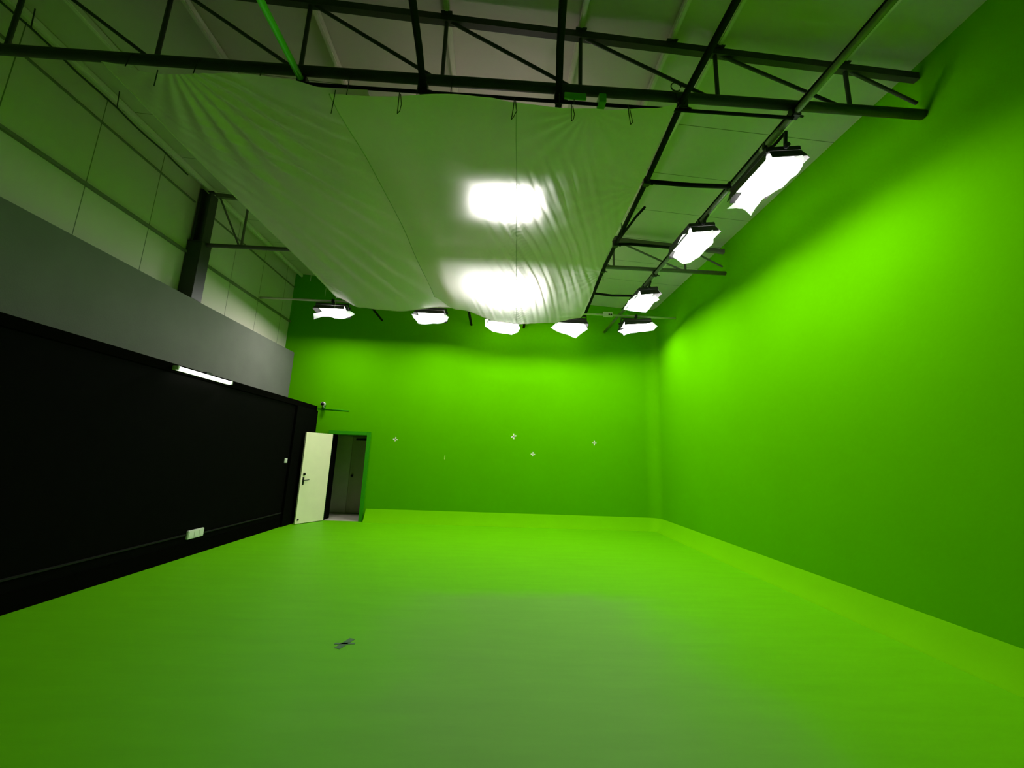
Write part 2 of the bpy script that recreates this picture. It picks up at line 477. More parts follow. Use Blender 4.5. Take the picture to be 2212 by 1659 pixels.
for z in (0.25, 1.05, 1.85):
    link('hinge', tb([(-0.008, -0.012, z), (-0.008, -0.012, z + 0.1)], 0.008, 8), M['black_metal'], leaf)

# ------------------------------------------------------------------ steelwork
JX = [-4.68, -3.33, -2.0, -0.66, 0.68, 2.05, 3.40]
def truss(y, label, left, tm='steel_dark', rc=0.046):
    t = thing('roof_truss', label, 'roof truss', (0, y, 0), 0, 'steel roof trusses')
    link('bottom_chord', tb([(left, 0, ZC), (XR - 0.004, 0, ZC)], rc, 16), M[tm], t, smooth=True)
    zt = lambda x: roof(x) - 0.135
    bm = bmesh.new(); bar(bm, (left, 0, zt(left)), (XR - 0.004, 0, zt(XR - 0.004)), 0.06, 0.075)
    link('top_chord', bm, M[tm], t)
    for x in JX:
        bm = bmesh.new(); tube(bm, [(x, 0, ZC), (x, 0, zt(x))], 0.020, 10)
        link('vertical_strut', bm, M[tm], t)
    xs = [left + 0.05] + JX + [XR - 0.02]
    for a, b in zip(xs, xs[1:]):
        zb = ZC if b < 4 else ZC + 0.13
        bm = bmesh.new(); tube(bm, [(a, 0.0, zt(a)), (b - 0.03, 0.0, zb)], 0.017, 10)
        link('diagonal_strut', bm, M[tm], t)
    return t
truss(3.247, 'dark steel roof truss nearest the camera, spanning over the near edge of the white cloth', XU + 0.02)
truss(6.735, 'dark steel roof truss farther back, half hidden behind the white cloth', -5.27, 'steel_lit', 0.036)

# column
for y, lab in ((6.735, 'dark steel column on the grey band, carrying the farther roof truss'),):
    t = thing('steel_column', lab, 'column', (-5.40, y, ZG))
    bm = bmesh.new(); box(bm, -0.125, 0.125, -0.12, 0.12, 0.0, 1.05, bev=0.006)
    link('column_base', bm, M['steel_dark'], t)
    bm = bmesh.new()
    box(bm, -0.10, -0.06, -0.09, 0.09, 1.052, 2.09); box(bm, 0.06, 0.10, -0.09, 0.09, 1.052, 2.02); box(bm, -0.06, 0.06, -0.012, 0.012, 1.052, 2.05)
    link('column_shaft', bm, M['steel_dark'], t)
    link('cap_plate', bx(-0.125, 0.125, -0.13, 0.13, 1.05, 1.06), M['steel_dark'], t)

# purlins under the roof sheet
PX = [(-5.36, 'roof purlin running beside the white panelled wall'), (-4.70, 'second roof purlin from the white panelled wall, just left of the white cloth'),
      (-3.38, 'pale roof purlin above the left part of the white cloth'), (-2.02, 'pale roof purlin just right of the bright green pipe'),
      (-0.66, 'pale roof purlin just right of the black pipe over the middle of the cloth'), (0.68, 'pale roof purlin right of the black pipe nearest the middle of the photo'),
      (1.60, 'extra pale purlin between two evenly spaced ones, above the right end of the cloth'), (2.08, 'pale roof purlin beside the black pipe at the right edge of the cloth'),
      (3.38, 'rightmost roof purlin, hidden closely behind the lighting rail')]
for x, lab in PX:
    t = thing('roof_purlin', lab, 'roof beam', (x, 0, roof(x)), 0, 'purlins under the roof')
    bm = bmesh.new()
    box(bm, -0.026, 0.026, YN, YB - 0.001, -0.092, -0.006, bev=0.012)
    link('beam', bm, M['steel_grey'], t)
    for y in (3.247, 6.735):
        link('cleat', bx(-0.055, 0.055, y - 0.05, y + 0.05, -0.094, -0.085), M['steel_dark'], t)

# ------------------------------------------------------------------ pipe grid
def pipe(name, label, cat, pts, r, m, group=None, clamps=()):
    x0, y0, z0 = pts[0]
    t = thing(name, label, cat, pts[0], 0, group)
    rel = [(p[0] - x0, p[1] - y0, p[2] - z0) for p in pts]
    link('tube', tb(rel, r, 14), M[m], t, smooth=True)
    for c in clamps:
        cx, cy, cz = c[0] - x0, c[1] - y0, c[2] - z0
        bm = bmesh.new()
        box(bm, cx - 0.045, cx + 0.045, cy - 0.04, cy + 0.04, cz - 0.045, cz + 0.055, bev=0.01)
        tube(bm, [(cx + 0.03, cy, cz - 0.02), (cx + 0.085, cy, cz - 0.03)], 0.011, 8)
        link('pipe_clamp', bm, M['black_metal'], t)
    return t
pipe('grid_pipe', 'bright green painted pipe in the top left, ending at the near truss', 'pipe', [(-1.985, YN + 0.02, ZP), (-1.985, 3.33, ZP)], 0.030, 'green_pipe', 'lengthwise grid pipes', [(-1.985, 3.28, ZP)])
pipe('grid_pipe', 'black pipe whose tip shows right of the leftmost light before the rear wall', 'pipe', [(-3.10, 3.40, ZP), (-3.10, 10.1, ZP)], 0.026, 'black_pipe', 'lengthwise grid pipes')
pipe('grid_pipe', 'black curving pipe over the near truss, midway between the bright green pipe and the tags', 'pipe', [(-0.77, YN + 0.02, ZP), (-0.785, 2.5, ZP - 0.01), (-0.80, 2.85, ZP - 0.012), (-0.835, 3.28, ZP), (-0.80, 6, ZP), (-0.76, 10.1, ZP)], 0.031, 'black_pipe', 'lengthwise grid pipes', [(-0.835, 3.26, ZP)])
pipe('grid_pipe', 'thick black pipe crossing the near truss just left of the green box tag', 'pipe', [(0.33, YN + 0.02, ZP), (0.37, 2.4, ZP), (0.41, 2.8, ZP), (0.48, 3.30, ZP), (0.58, 5, ZP), (0.63, 10.1, ZP)], 0.033, 'black_pipe', 'lengthwise grid pipes', [(0.475, 3.26, ZP)])
pd = [(1.66, YN + 0.02), (1.675, 2.34), (1.665, 3.14), (1.74, 4.27), (1.79, 5.5), (1.83, 6.6), (1.94, 8.0), (2.02, 9.0)]
t = pipe('grid_pipe', 'black taped pipe along the right edge of the white cloth', 'pipe', [(x, y, ZP) for x, y in pd], 0.032, 'black_pipe', 'lengthwise grid pipes', [(1.69, 3.25, ZP), (1.745, 4.34, ZP), (1.80, 5.8, ZP), (1.835, 6.7, ZP)])
# lighting rail
rail = pipe('lighting_rail', 'long galvanised pipe carrying the three lights along the right wall', 'lighting rail', [(2.82, YN + 0.02, ZP), (2.82, YB - 0.03, ZP)], 0.030, 'steel_mid', None, [(2.82, 3.25, ZP), (2.82, 4.33, ZP), (2.82, 5.88, ZP), (2.82, 6.735, ZP), (2.82, 7.85, ZP)])
rx, ry, rz = rail.location
bm = tb([(-0.012, 0.0, 0.040)] + [(-0.014 + 0.006 * math.sin(i * 1.7), i * 0.6, 0.041 + 0.004 * math.sin(i * 2.3)) for i in range(1, 19)], 0.013, 8)
link('power_cable', bm, M['black_pipe'], rail, smooth=True)
link('label_sleeve', tb([(0, 5.62, 0), (0, 5.92, 0)], 0.036, 14), M['steel_grey'], rail, smooth=True)
pipe('cross_bar', 'black cross bar nearest the camera, between the cloth edge and the largest light', 'bar', [(1.76, 4.33, ZP), (2.3, 4.34, ZP - 0.005), (2.80, 4.33, ZP)], 0.028, 'black_pipe', 'cross bars to the lighting rail')
pipe('cross_bar', 'black bowed cross bar reaching the rail beside the middle light of the right row', 'bar', [(1.82, 5.80, ZP), (2.05, 5.80, ZP + 0.015), (2.4, 5.81, ZP + 0.012), (2.80, 5.80, ZP - 0.01)], 0.024, 'black_pipe', 'cross bars to the lighting rail')
pipe('cross_bar', 'black cross bar farthest back, beside the smallest light of the right row', 'bar', [(1.93, 7.72, ZP), (2.3, 7.74, ZP - 0.02), (2.80, 7.72, ZP - 0.01)], 0.024, 'black_pipe', 'cross bars to the lighting rail')
pipe('cable_bundle', 'short bent black cable bundle sticking out beside the right cloth edge', 'cable', [(1.90, 4.80, ZP - 0.02), (1.85, 5.02, ZP - 0.03), (1.835, 5.1, ZP - 0.045), (1.80, 5.4, ZP - 0.05), (1.80, 5.70, ZP - 0.02)], 0.018, 'black_pipe')
pipe('back_pipe', 'slim pale pipe across the room carrying the five lights before the rear wall', 'pipe', [(XU + 0.02, 8.82, 5.03), (XR - 0.01, 8.82, 5.03)], 0.024, 'steel_grey')
pipe('under_truss_bar', 'thin black bar running just below the bottom chord of the near truss', 'bar', [(-1.95, 3.25, ZP - 0.052), (-0.3, 3.252, ZP - 0.050), (1.2, 3.249, ZP - 0.055), (2.80, 3.25, ZP - 0.052)], 0.016, 'black_pipe')
# hanging wire along the upper left
bm = bmesh.new()
pts = [(-5.22, 2.0 + i * 0.25, 6.0 + 0.012 * math.sin(i * 1.9)) for i in range(17)]
tube(bm, pts, 0.012, 8)
for i in (5, 7, 11):
    x, y, z = pts[i]; tube(bm, [(x, y, z), (x - 0.02, y, roof(x) - 0.01)], 0.006, 6)
hw = link('ceiling_wire', bm, M['cord'], smooth=True)
tag(hw, 'thin cable strung beside the white panelled wall under the roof', 'cable')

# green tags under the near truss
g = thing('truss_tag', 'small green box hanging under the near truss, the wider of two', 'tag', (0.62, 3.19, 5.03), 0, 'green tags on the near truss')
link('plate', bx(-0.105, 0.105, -0.012, 0.008, -0.045, 0.022, bev=0.003), M['green_pipe'], g)
link('wire', tb([(-0.01, 0, -0.045), (-0.012, 0, -0.10)], 0.004, 6), M['cord'], g)
tag(link('truss_tape', bx(-0.035, 0.035, -0.05, 0.052, -0.075, 0.02, bev=0.004), M['green_pipe'], None, (0.885, 3.235, 5.055)), 'narrow strip of green tape wrapped under the near truss', 'tape', 'green tags on the near truss')
# coil of wire at the truss and rail
bm = bmesh.new()
tube(bm, [(1.60 + 0.05 * math.cos(a), 3.18, 5.20 + 0.05 * math.sin(a)) for a in [i * 0.5 for i in range(12)]], 0.006, 6)
tag(link('wire_coil', bm, M['cord'], smooth=True), 'small curl of wire on the near truss beside the cloth corner', 'wire')

# ------------------------------------------------------------------ studio lights
def sheet_mesh(outline, seed):
    """crinkled translucent film filling an outline (local coordinates), rings towards its centre"""
    rnd = random.Random(seed)
    # densify the outline
    pts = []
    n = len(outline)
    for i in range(n):
        a = Vector(outline[i]); b = Vector(outline[(i + 1) % n])
        for k in range(3): pts.append(a.lerp(b, k / 3.0))
    c = sum(pts, Vector()) / len(pts)
    bm = bmesh.new(); rings = []
    R = 7
    for j in range(R):
        f = 1 - j / R
        ring = []
        for p in pts:
            q = c + (p - c) * f
            nz = noise.noise(Vector((q.x * 6 + seed * 7.3, q.y * 6, seed))) * 0.028 + 0.012 * math.sin(9 * q.x + 5 * q.y + seed)
            ring.append(bm.verts.new(q + Vector((0, 0, nz + 0.02 * (1 - f)))))
        rings.append(ring)
    cv = bm.verts.new(c + Vector((0, 0, 0.02)))
    m = len(pts)
    for a, b in zip(rings, rings[1:]):
        for k in range(m): bm.faces.new((a[k], a[(k + 1) % m], b[(k + 1) % m], b[k]))
    for k in range(m): bm.faces.new((rings[-1][k], rings[-1][(k + 1) % m], cv))
    bmesh.ops.recalc_face_normals(bm, faces=bm.faces)
    r = bmesh.ops.extrude_face_region(bm, geom=bm.faces[:])
    for v in [e for e in r['geom'] if isinstance(e, bmesh.types.BMVert)]: v.co.z += 0.0015
    return bm

def rotv(v, a): return Vector((v[0] * math.cos(a) + v[1] * math.sin(a), -v[0] * math.sin(a) + v[1] * math.cos(a), v[2]))

def studio_light(label, cat, loc, rotz, outline, watts, pipe_off, tilt, seed, group, hang=None, lamp_size=(0.66, 0.42), tilt2=0.0):
    """outline in room axes about loc; the fixture's long side runs along local x"""
    t = thing('studio_light', label, cat, loc, rotz, group)
    # tilt: radians about the long axis, applied to the housing parts
    R = Matrix.Rotation(tilt, 4, 'X') @ Matrix.Rotation(tilt2, 4, 'Y')
    def P(name, bm, m, parent=t, sm=False):
        bmesh.ops.transform(bm, matrix=R, verts=bm.verts)
        return link(name, bm, M[m], parent, smooth=sm)
    h = P('lamp_housing', bx(-0.33, 0.33, -0.19, 0.19, 0.135, 0.20, bev=0.01), 'housing')
    bm = bmesh.new()
    for i in range(5): box(bm, -0.28 + i * 0.12, -0.20 + i * 0.12, -0.15, 0.15, 0.201, 0.211)
    P('cooling_fins', bm, 'housing', h)
    P('led_panel', bx(-0.30, 0.30, -0.16, 0.16, 0.128, 0.1345), 'panel')
    def flap(ax, s):
        bm = bmesh.new()
        if ax == 'y':
            a = [(-0.31, s * 0.19, 0.135), (0.31, s * 0.19, 0.135), (0.345, s * 0.235, 0.036), (-0.345, s * 0.235, 0.036)]
        else:
            a = [(s * 0.33, -0.17, 0.135), (s * 0.33, 0.17, 0.135), (s * 0.37, 0.19, 0.036), (s * 0.37, -0.19, 0.036)]
        v = [bm.verts.new(p) for p in a]
        off = Vector((0, s * 0.006, 0.003)) if ax == 'y' else Vector((s * 0.006, 0, 0.003))
        v2 = [bm.verts.new(Vector(p) + off) for p in a]
        bm.faces.new(v); bm.faces.new(v2[::-1])
        for i in range(4): bm.faces.new((v[i], v2[i], v2[(i + 1) % 4], v[(i + 1) % 4]))
        bmesh.ops.recalc_face_normals(bm, faces=bm.faces)
        P('barn_door', bm, 'housing')
    for ax in 'xy':
        for s in (-1, 1): flap(ax, s)
    if outline:
        loc_out = [rotv(p, rotz) for p in outline]
        sh = link('diffusion_sheet', sheet_mesh(loc_out, seed), M['sheet'], t, smooth=True)
        sh['label'] = 'glowing white diffusion sheet'
    # yoke: two side arms and a cross bar, then a hook clamp on the pipe
    px, py, pz = rotv(pipe_off, rotz)
    bm = bmesh.new()
    hz = 0.17
    top = min(pz - 0.06, 0.40) if not hang else 0.36
    for s in (-1, 1):
        e = R @ Vector((s * 0.345, 0, hz))
        bar(bm, e, (s * 0.345 + px * 0.3, py * 0.6, top), 0.02, 0.03)
    bar(bm, (-0.355 + px * 0.3, py * 0.6, top), (0.355 + px * 0.3, py * 0.6, top), 0.028, 0.02)
    yk = link('yoke', bm, M['black_metal'], t)
    for s in (-1, 1):
        e = R @ Vector((s * 0.345, 0, hz)); bm = tb([e, e + Vector((s * 0.045, 0, 0))], 0.024, 10)
        link('tilt_knob', bm, M['black_metal'], yk)
    bm = bmesh.new()
    if hang:
        tube(bm, [(0, 0, 0.36), (0, 0, hang)], 0.014, 10)
        link('hanger_rod', bm, M['black_metal'], t)
    else:
        tube(bm, [(px * 0.3, py * 0.6, top), (px, py, pz - 0.02)], 0.013, 8)
        box(bm, px - 0.03, px + 0.03, py - 0.042, py + 0.042, pz - 0.045, pz + 0.045, bev=0.012)
        link('hook_clamp', bm, M['black_metal'], t)
    ld = bpy.data.lights.new('lamp', 'AREA')
    ld.shape = 'RECTANGLE'; ld.size, ld.size_y = lamp_size
    ld.energy = watts; ld.color = (1.0, 0.985, 0.95)
    lo = bpy.data.objects.new('lamp', ld); COL.objects.link(lo); lo.parent = t
    lo.matrix_local = R @ Matrix.Translation((0, 0, -0.012 if outline else 0.12))
    return t

HP = math.pi / 2
G = 'studio lights with diffusion sheets'
L1 = [(-0.135, 0.519, 0.039), (-0.138, 0.239, 0.04), (-0.218, -0.214, 0.06), (-0.207, -0.284, 0.057), (-0.175, -0.329, 0.049), (-0.051, -0.389, 0.018), (0.063, -0.444, -0.011), (0.106, -0.417, -0.022), (0.141, -0.347, -0.03), (0.168, -0.209, -0.037), (0.17, -0.013, -0.038), (0.115, 0.211, -0.024), (0.118, 0.366, -0.024), (0.142, 0.492, -0.031), (-0.009, 0.424, 0.007), (-0.07, 0.443, 0.023)]
L2 = [(-0.15, 0.331, 0.019), (-0.232, 0.009, 0.031), (-0.265, -0.249, 0.036), (-0.155, -0.357, 0.019), (0.041, -0.47, -0.01), (0.173, -0.239, -0.03), (0.203, -0.023, -0.034), (0.187, 0.186, -0.032), (0.133, 0.365, -0.024), (0.059, 0.439, -0.013)]
L3 = [(-0.275, 0.37, 0.0), (-0.331, -0.085, 0.0), (-0.276, -0.316, 0.0), (-0.064, -0.408, 0.0), (0.069, -0.425, 0.0), (0.23, -0.205, 0.0), (0.198, -0.015, 0.0), (0.209, 0.178, 0.0), (0.231, 0.485, 0.0), (-0.02, 0.466, 0.0)]
B1 = [(-0.425, 0.001, 0.0), (-0.573, 0.363, -0.02), (-0.482, 0.255, 0.0), (-0.214, 0.154, 0.0), (-0.026, 0.221, 0.0), (0.12, 0.264, 0.0), (0.349, 0.136, 0.0), (0.516, -0.041, 0.0), (0.492, -0.273, 0.0), (0.266, -0.27, 0.0), (0.145, -0.196, 0.0), (0.104, -0.248, 0.0), (-0.092, -0.221, 0.0), (-0.22, -0.087, 0.0)]
B2 = [(-0.385, -0.267, 0.0), (-0.393, 0.031, 0.0), (-0.356, 0.344, 0.0), (-0.109, 0.373, 0.0), (0.232, 0.29, 0.0), (0.367, 0.078, 0.0), (0.435, -0.147, 0.0), (0.382, -0.316, 0.0), (0.139, -0.195, 0.0), (-0.282, -0.165, 0.0)]
B3 = [(-0.426, -0.22, 0.071), (-0.417, 0.036, -0.018), (-0.231, 0.156, -0.06), (-0.008, 0.259, -0.096), (0.214, 0.259, -0.096), (0.352, 0.163, -0.063), (0.406, 0.008, -0.008), (0.33, -0.149, 0.047), (0.027, -0.253, 0.083), (-0.289, -0.292, 0.097)]
B4 = [(-0.489, 0.006, -0.001), (-0.374, -0.156, 0.072), (-0.098, -0.215, 0.099), (0.247, -0.196, 0.09), (0.384, -0.021, 0.012), (0.276, 0.131, -0.057), (0.166, 0.288, -0.127), (-0.131, 0.187, -0.082)]
B5 = [(-0.413, 0.064, -0.017), (-0.285, -0.055, 0.007), (-0.041, -0.14, 0.024), (0.258, -0.351, 0.066), (0.426, -0.225, 0.041), (0.403, -0.035, 0.003), (0.199, 0.07, -0.018), (-0.041, 0.181, -0.04), (-0.184, 0.329, -0.07), (-0.3, 0.14, -0.032)]
TR = -0.13
studio_light('largest and nearest glowing light of the right row, with a drooping paper corner', 'studio light', (2.88, 3.8, 4.70), HP, L1, RAIL_W * 0.72, (2.82 - 2.88, -0.14, ZP - 4.70), TR, 1, G)
studio_light('middle light of the right row, with a rounded six-sided glowing sheet', 'studio light', (2.76, 5.22, 4.73), HP, L2, RAIL_W * 0.85, (2.82 - 2.76, -0.14, ZP - 4.73), TR, 2, G)
studio_light('smallest light of the right row, just above the corner light', 'studio light', (2.79, 7.26, 4.70), HP, L3, RAIL_W * 0.82, (2.82 - 2.79, 0.0, ZP - 4.70), TR, 3, G)
studio_light('leftmost light before the rear wall, its crinkled sheet trailing a tail to the left', 'studio light', (-3.86, 8.86, 4.72), 0, B1, BACK_W, (0, -0.04, 0.31), -0.10, 4, G)
studio_light('second light from the left before the rear wall, with a flat neat sheet', 'studio light', (-1.61, 8.84, 4.72), 0, B2, BACK_W, (0, -0.02, 0.31), -0.10, 5, G)
studio_light('middle light before the rear wall, with a curved sagging sheet under the cloth edge', 'studio light', (0.07, 8.88, 4.63), 0, B3, BACK_W, (0, -0.06, 0.40), -0.10, 6, G)
studio_light('light before the rear wall whose sheet sags to a single point', 'studio light', (1.67, 8.86, 4.66), 0, B4, BACK_W, (0, -0.04, 0.37), -0.10, 7, G)
studio_light('tilted light hanging near the far right corner, rightmost before the rear wall', 'studio light', (3.20, 8.84, 4.71), 0, B5, BACK_W * 0.6, (0, -0.02, 0.32), -0.10, 8, G, tilt2=-0.10)
G2 = 'studio lights above the cloth'
studio_light('light shining through the cloth as the nearer square white glow', 'studio light', (0.02, 4.70, 4.98), 0, None, OVER_W * 0.9, (0, 0, 0.3), 0.0, 9, G2, hang=0.96, lamp_size=(0.58, 0.34))
studio_light('light shining through the cloth as the farther broad white glow', 'studio light', (0.05, 7.20, 5.24), 0, None, OVER_W * 2.1, (0, 0, 0.3), 0.0, 10, G2, hang=0.71, lamp_size=(0.5, 0.32))

# junction box on the back pipe
t = thing('junction_box', 'small white box with two black holes on the pipe near the far right corner', 'box', (2.52, 8.79, 5.03))
link('box_body', bx(-0.11, 0.11, -0.03, 0.02, -0.06, 0.06, bev=0.006), M['white_plastic'], t)
for x in (0.025, 0.072):
    link('socket_hole', tb([(x, -0.031, -0.005), (x, -0.036, -0.005)], 0.020, 12), M['black_metal'], t)

# ------------------------------------------------------------------ the cloth ceiling
def lerp_tab(tab, v):
    if v <= tab[0][0]: return tab[0][1]
    for (a, fa), (b, fb) in zip(tab, tab[1:]):
        if v <= b:
            s = (v - a) / (b - a); s = s * s * (3 - 2 * s)
            return fa + (fb - fa) * s
    return tab[-1][1]
def sstep(a, b, v):
    s = max(0, min(1, (v - a) / (b - a))); return s * s * (3 - 2 * s)

def wr_right(x, y):
    n1 = noise.noise(Vector((x * 0.9, y * 0.5, 3.1)))
    n2 = noise.noise(Vector((x * 2.5, y * 1.2, 9.7)))
    # curved creases running towards the far right corner
    s = x * 0.90 - 0.44 * y + 0.020 * (y - 3) ** 2 + 0.10 * n1
    m = sstep(-0.4, 0.5, x + 0.18 * (y - 5)) * sstep(3.3, 4.6, y)
    am = 0.5 + 0.5 * noise.noise(Vector((s * 1.6, y * 0.7, 1.0)))
    z = m * am * (0.011 * math.sin(s * 42) + 0.005 * math.sin(s * 71 + 2 * n2))
    # creases fanning from the hanging points on the right edge
    for cx, cy, a in ((1.75, 4.35, 0.010), (1.85, 6.6, 0.008), (1.98, 8.5, 0.014), (0.75, 3.18, 0.007)):
        dx, dy = x - cx, y - cy; r = math.hypot(dx, dy) + 1e-3
        th = math.atan2(dy, dx)
        z += a * math.exp(-r / 0.75) * min(1, r / 0.15) * math.sin(th * 19 + 2 * n1)
    z += 0.006 * n2 + 0.012 * n1
    # short ripples beside the centre seam
    dxs = x - (0.06 + 0.37 * (y - 3.2) / 5.8)
    z += 0.004 * math.exp(-abs(dxs) / 0.12) * math.sin((y + x) * 60) * sstep(4.5, 6, y)
    return z
def wr_left(x, y):
    n1 = noise.noise(Vector((x * 0.9, y * 0.5, 13.1)))
    n2 = noise.noise(Vector((x * 2.5, y * 1.0, 5.7)))
    dx, dy = x + 4.15, y - 2.6
    r = math.hypot(dx, dy); th = math.atan2(dx, dy)
    am = 0.5 + 0.5 * noise.noise(Vector((th * 9, r * 0.5, 2.0)))
    z = 0.010 * am * min(1.3, r / 3.0) * math.sin(th * 72 + 1.5 * n1)
    z += 0.010 * math.exp(-((x + 2.9) ** 2 + (y - 3.8) ** 2) / 0.9) * math.sin(math.atan2(x + 3.0, y - 3.0) * 24 + n2)
    z += 0.008 * n2 + 0.012 * n1
    # fine gathers along the far left corner
    z += 0.006 * math.exp(-((x + 3.55) ** 2) / 0.03) * math.sin(y * 55) * sstep(6.5, 7.6, y)
    return z

NEAR_Z = [(-3.75, 5.02), (-3.2, 4.93), (-2.5, 4.99), (-2.05, 4.965), (-1.7, 4.88), (-1.1, 4.885), (-0.5, 4.935), (-0.2, 4.92), (0.05, 4.885), (0.45, 4.865), (0.9, 4.88), (1.35, 4.93), (1.66, 5.00)]
def cloth(name, label, xl, xr, yfar, zfar, sag, wr, nx, ny, zleft=None):
    """xl, xr: edges as tables over y; yfar, zfar: far edge as tables over x"""
    bm = bmesh.new(); uvg = []
    for j in range(ny + 1):
        v = j / ny; row = []
        for i in range(nx + 1):
            u = i / nx
            # far edge position for this column
            yr = 3.17 + v * 5.5
            for _ in range(2):
                x = lerp_tab(xl, yr) * (1 - u) + lerp_tab(xr, yr) * u
                yr = 3.17 + v * (lerp_tab(yfar, x) - 3.17)
            y = yr
            zn = lerp_tab(NEAR_Z, x); zf = lerp_tab(zfar, x)
            base = zn * (1 - sstep(0, 0.22, v)) + 5.0 * sstep(0, 0.22, v)
            z = base + (zf - 5.0) * v ** 3 + (0.03 * sstep(-2.0, -1.5, x) if xl[0][1] < -3 else -0.04 * (1 - sstep(-1.4, -0.7, x)))
            z -= sag * math.sin(math.pi * u) * sstep(0, 0.35, v) * (1 - 0.55 * sstep(0.7, 1.0, v))
            if zleft: z += zleft * (1 - u) ** 6
            edge = min(1, 3 * min(u, 1 - u) + 0.35) * min(1, 6 * min(v, 1 - v) + 0.25)
            z += wr(x, y) * edge * 2.4
            row.append(bm.verts.new((x, y, z)))
        uvg.append(row)
    for a, b in zip(uvg, uvg[1:]):
        for i in range(nx): bm.faces.new((a[i], a[i + 1], b[i + 1], b[i]))
    pos = [[v.co.copy() for v in row] for row in uvg]
    o = link(name, bm, M['cloth'], smooth=True)
    tag(o, label, 'cloth', 'white cloth pieces under the roof')
    return o, pos

cl_l, pl_ = cloth('silk_cloth', 'left, darker piece of the white cloth slung under the roof, beside the panelled wall',
      [(3.2, -3.72), (9.0, -3.62)], [(3.2, -1.32), (9.0, -0.65)],
      [(-3.7, 8.42), (-3.0, 8.48), (-0.5, 8.5)], [(-3.62, 4.97), (-3.1, 4.79), (-2.4, 4.765), (-1.2, 4.88), (-0.8, 4.95)], 0.04, wr_left, 190, 300, 0.0)
cl_r, pr_ = cloth('silk_cloth', 'right piece of the white cloth slung under the roof, with two lights glowing through it',
      [(3.2, -1.66), (6, -1.50), (8.0, -1.40)], [(3.2, 1.60), (4.4, 1.66), (5.5, 1.68), (6.6, 1.75), (7.9, 1.84), (9.0, 1.92)],
      [(-1.45, 7.9), (-1.0, 8.40), (-0.4, 8.46), (1.9, 8.5)], [(-1.42, 4.93), (-0.87, 4.85), (0.0, 4.66), (0.40, 4.635), (1.15, 4.69), (1.78, 4.81), (1.92, 4.92)], 0.11, wr_right, 230, 360)
# seams
def along(pos, fx):
    out = []
    for row in pos[::3]:
        y = row[0].y; x = fx(y)
        best = min(row, key=lambda p: abs(p.x - x))
        out.append((best.x, best.y, best.z - 0.004))
    return out
sm_ = along(pr_, lambda y: 0.06 + 0.37 * (y - 3.2) / 5.8)
link('seam', tb(sm_, 0.0045, 6), M['seam'], cl_r, smooth=True)
link('hem', tb([(p[0].x, p[0].y, p[0].z - 0.002) for p in pr_[::4]], 0.005, 6), M['seam'], cl_r, smooth=True)
link('hem', tb([(p.x, p.y, p.z - 0.002) for p in pr_[-1][::4]], 0.006, 6), M['cloth'], cl_r, smooth=True)
link('hem', tb([(p[0].x, p[0].y, p[0].z - 0.002) for p in pl_[::4]], 0.006, 6), M['cloth'], cl_l, smooth=True)
link('hem', tb([(p.x, p.y, p.z - 0.002) for p in pl_[-1][::4]], 0.006, 6), M['cloth'], cl_l, smooth=True)
def zat(pos, x, y):
    row = min(pos, key=lambda r: abs(r[0].y - y)); return min(row, key=lambda p: abs(p.x - x))
# tie cords hanging from the near edge and the sides
def tie(cl, pos, x, y, ln, loop=False, pale=False, dx=0.0):
    p = zat(pos, x, y)
    x, y, z = p.x, p.y - 0.012, p.z
    bm = bmesh.new()
    tube(bm, [(x, y, z + 0.03), (x + dx * 0.3, y, z - ln * 0.4), (x + dx, y, z - ln)], 0.0045, 6)
    if loop:
        tube(bm, [(x + 0.012, y, z + 0.01), (x + 0.028, y, z - ln * 0.5), (x + dx + 0.02, y, z - ln * 0.85), (x + dx, y, z - ln)], 0.004, 6)
    link('tie_cord', bm, M['cord_pale' if pale else 'cord'], cl)
for x, ln, lp in ((-3.20, 0.14, False),): tie(cl_l, pl_, x, 3.17, ln, lp)
for x, ln, lp, dx in ((-1.60, 0.22, False, -0.01), (-1.02, 0.20, True, 0.0), (0.04, 0.20, True, -0.02), (0.58, 0.15, True, 0.0), (1.12, 0.18, True, 0.02)): tie(cl_r, pr_, x, 3.17, ln, lp, False, dx)
for x, y, ln in ((-3.66, 7.25, 0.20), (-3.65, 7.9, 0.22), (-3.64, 8.4, 0.25)): tie(cl_l, pl_, x, y, ln, False, True)
for x, y, ln in ((1.68, 3.95, 0.16), (1.68, 4.9, 0.18), (1.70, 5.3, 0.14), (1.76, 6.0, 0.28)): tie(cl_r, pr_, x, y, ln)
# near-edge ties up to the truss chord
for x in (-3.5, -2.9, -2.3):
    p = zat(pl_, x, 3.17); link('tie_cord', tb([(p.x, p.y, p.z), (p.x, 3.19, 5.13), (p.x, 3.24, 5.205)], 0.004, 6), M['cord'], cl_l)
for x in (-1.5, -0.87, -0.55, 0.47, 1.6):
    p = zat(pr_, x, 3.17); link('tie_cord', tb([(p.x, p.y, p.z), (p.x, 3.19, 5.13), (p.x, 3.24, 5.205)], 0.004, 6), M['cord'], cl_r)

# ------------------------------------------------------------------ things on the walls and floor
t = thing('tube_light', 'lit white tube light along the top of the black wall', 'light', (XB + 0.03, 6.15, 2.685))
link('batten', bx(0.0, 0.035, -0.58, 0.58, -0.03, 0.03, bev=0.005), M['white_plastic'], t)
link('tube', tb([(0.062, -0.555, -0.002), (0.062, 0.555, -0.002)], 0.026, 14), M['tube'], t, smooth=True)
for s in (-1, 1): link('end_cap', bx(0.02, 0.09, s * 0.57 - 0.014, s * 0.57 + 0.014, -0.03, 0.03, bev=0.004), M['white_plastic'], t)
link('bracket', bx(-0.03, 0.03, 0.04, 0.17, 0.031, 0.075, bev=0.004), M['black_metal'], t)

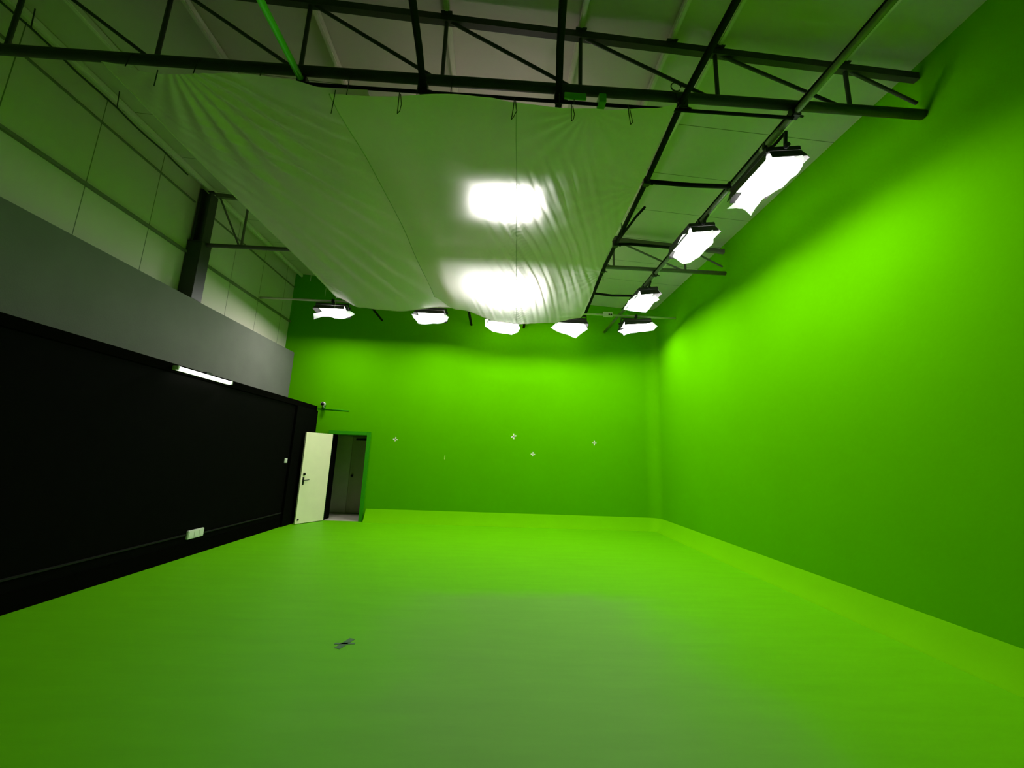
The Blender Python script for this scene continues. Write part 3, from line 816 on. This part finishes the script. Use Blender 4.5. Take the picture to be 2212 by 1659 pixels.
t = thing('power_outlet', 'wide white power outlet low on the black wall', 'outlet', (XB, 6.61, 0.315))
link('wall_box', bx(0, 0.035, -0.165, 0.165, -0.062, 0.062, bev=0.006), M['white_plastic'], t)
for i, y in enumerate((-0.11, 0.0, 0.105)):
    link('socket_insert', bx(0.0345, 0.039, y - 0.042, y + 0.042, -0.042, 0.042, bev=0.002), M['white_plastic'], t)
t = thing('light_switch', 'small square white switch on the black wall beside the cream door', 'switch', (XB, 9.03, 1.40))
link('switch_plate', bx(0, 0.014, -0.055, 0.055, -0.05, 0.05, bev=0.003), M['white_plastic'], t)
link('rocker', bx(0.0135, 0.02, -0.025, 0.025, -0.03, 0.03, bev=0.002), M['white_plastic'], t)

t = thing('security_camera', 'small dark security camera on the rear wall above the end of the black wall', 'camera', (-4.34, YB, 2.77))
link('mount', bx(-0.03, 0.03, -0.03, 0.0, -0.10, -0.02, bev=0.006), M['green_trim'], t)
link('arm', tb([(0, -0.02, -0.06), (0, -0.07, -0.035), (0.0, -0.09, 0.0)], 0.012, 8), M['white_plastic'], t, smooth=True)
bm = bmesh.new(); tube(bm, [(-0.01, -0.02, 0.03), (0.0, -0.10, 0.028), (0.015, -0.17, 0.02)], [0.045, 0.05, 0.05], 14)
link('camera_body', bm, M['white_plastic'], t, smooth=True)
link('lens', tb([(0.0152, -0.171, 0.02), (0.017, -0.185, 0.019)], 0.042, 14), M['black_metal'], t, smooth=True)
tag(link('wall_conduit', tb([(-4.50, YB - 0.008, 2.685), (-3.72, YB - 0.008, 2.66)], 0.009, 8), M['green_trim'], smooth=True), 'thin green conduit on the rear wall under the security camera', 'conduit')
# marker crosses
def cross(label, x, z, s, w, m, rot=0.0, vertical_only=False, wobble=0.0):
    t = thing('tape_cross', label, 'tape mark', (x, YB, z), 0, 'tape marks on the rear wall')
    def strip(a):
        bm = bmesh.new(); box(bm, -s, s, -0.0025, -0.0004, -w, w)
        bmesh.ops.transform(bm, matrix=Matrix.Rotation(a, 4, 'Y'), verts=bm.verts)
        link('tape_strip', bm, M[m], t)
    strip(HP + rot)
    if not vertical_only: strip(rot + wobble)
cross('leftmost pale tape cross on the green rear wall', -2.50, 1.99, 0.060, 0.013, 'tape_white', 0.1)
cross('brightest pale tape cross, highest near the middle of the rear wall', 0.47, 2.18, 0.070, 0.014, 'tape_white', -0.1, wobble=-0.2)
cross('small pale tape cross, lowest of the four on the rear wall', 0.97, 1.75, 0.055, 0.012, 'tape_white', 0.05)
cross('rightmost pale tape cross on the rear wall', 2.54, 2.09, 0.060, 0.013, 'tape_white', 0.0)
cross('faint single upright strip of tape on the rear wall', -1.24, 1.59, 0.050, 0.010, 'tape_faded', 0.05, vertical_only=True)
t = thing('floor_cross', 'dark tape cross stuck on the green floor', 'tape mark', (-1.21, 3.82, 0.0005))
for a, s, w_ in ((0.05, 0.085, 0.014), (1.25, 0.10, 0.028)):
    bm = bmesh.new(); box(bm, -s, s, -w_, w_, 0, 0.0015)
    bmesh.ops.transform(bm, matrix=Matrix.Rotation(a, 4, 'Z'), verts=bm.verts)
    link('tape_strip', bm, M['tape_dark'], t)
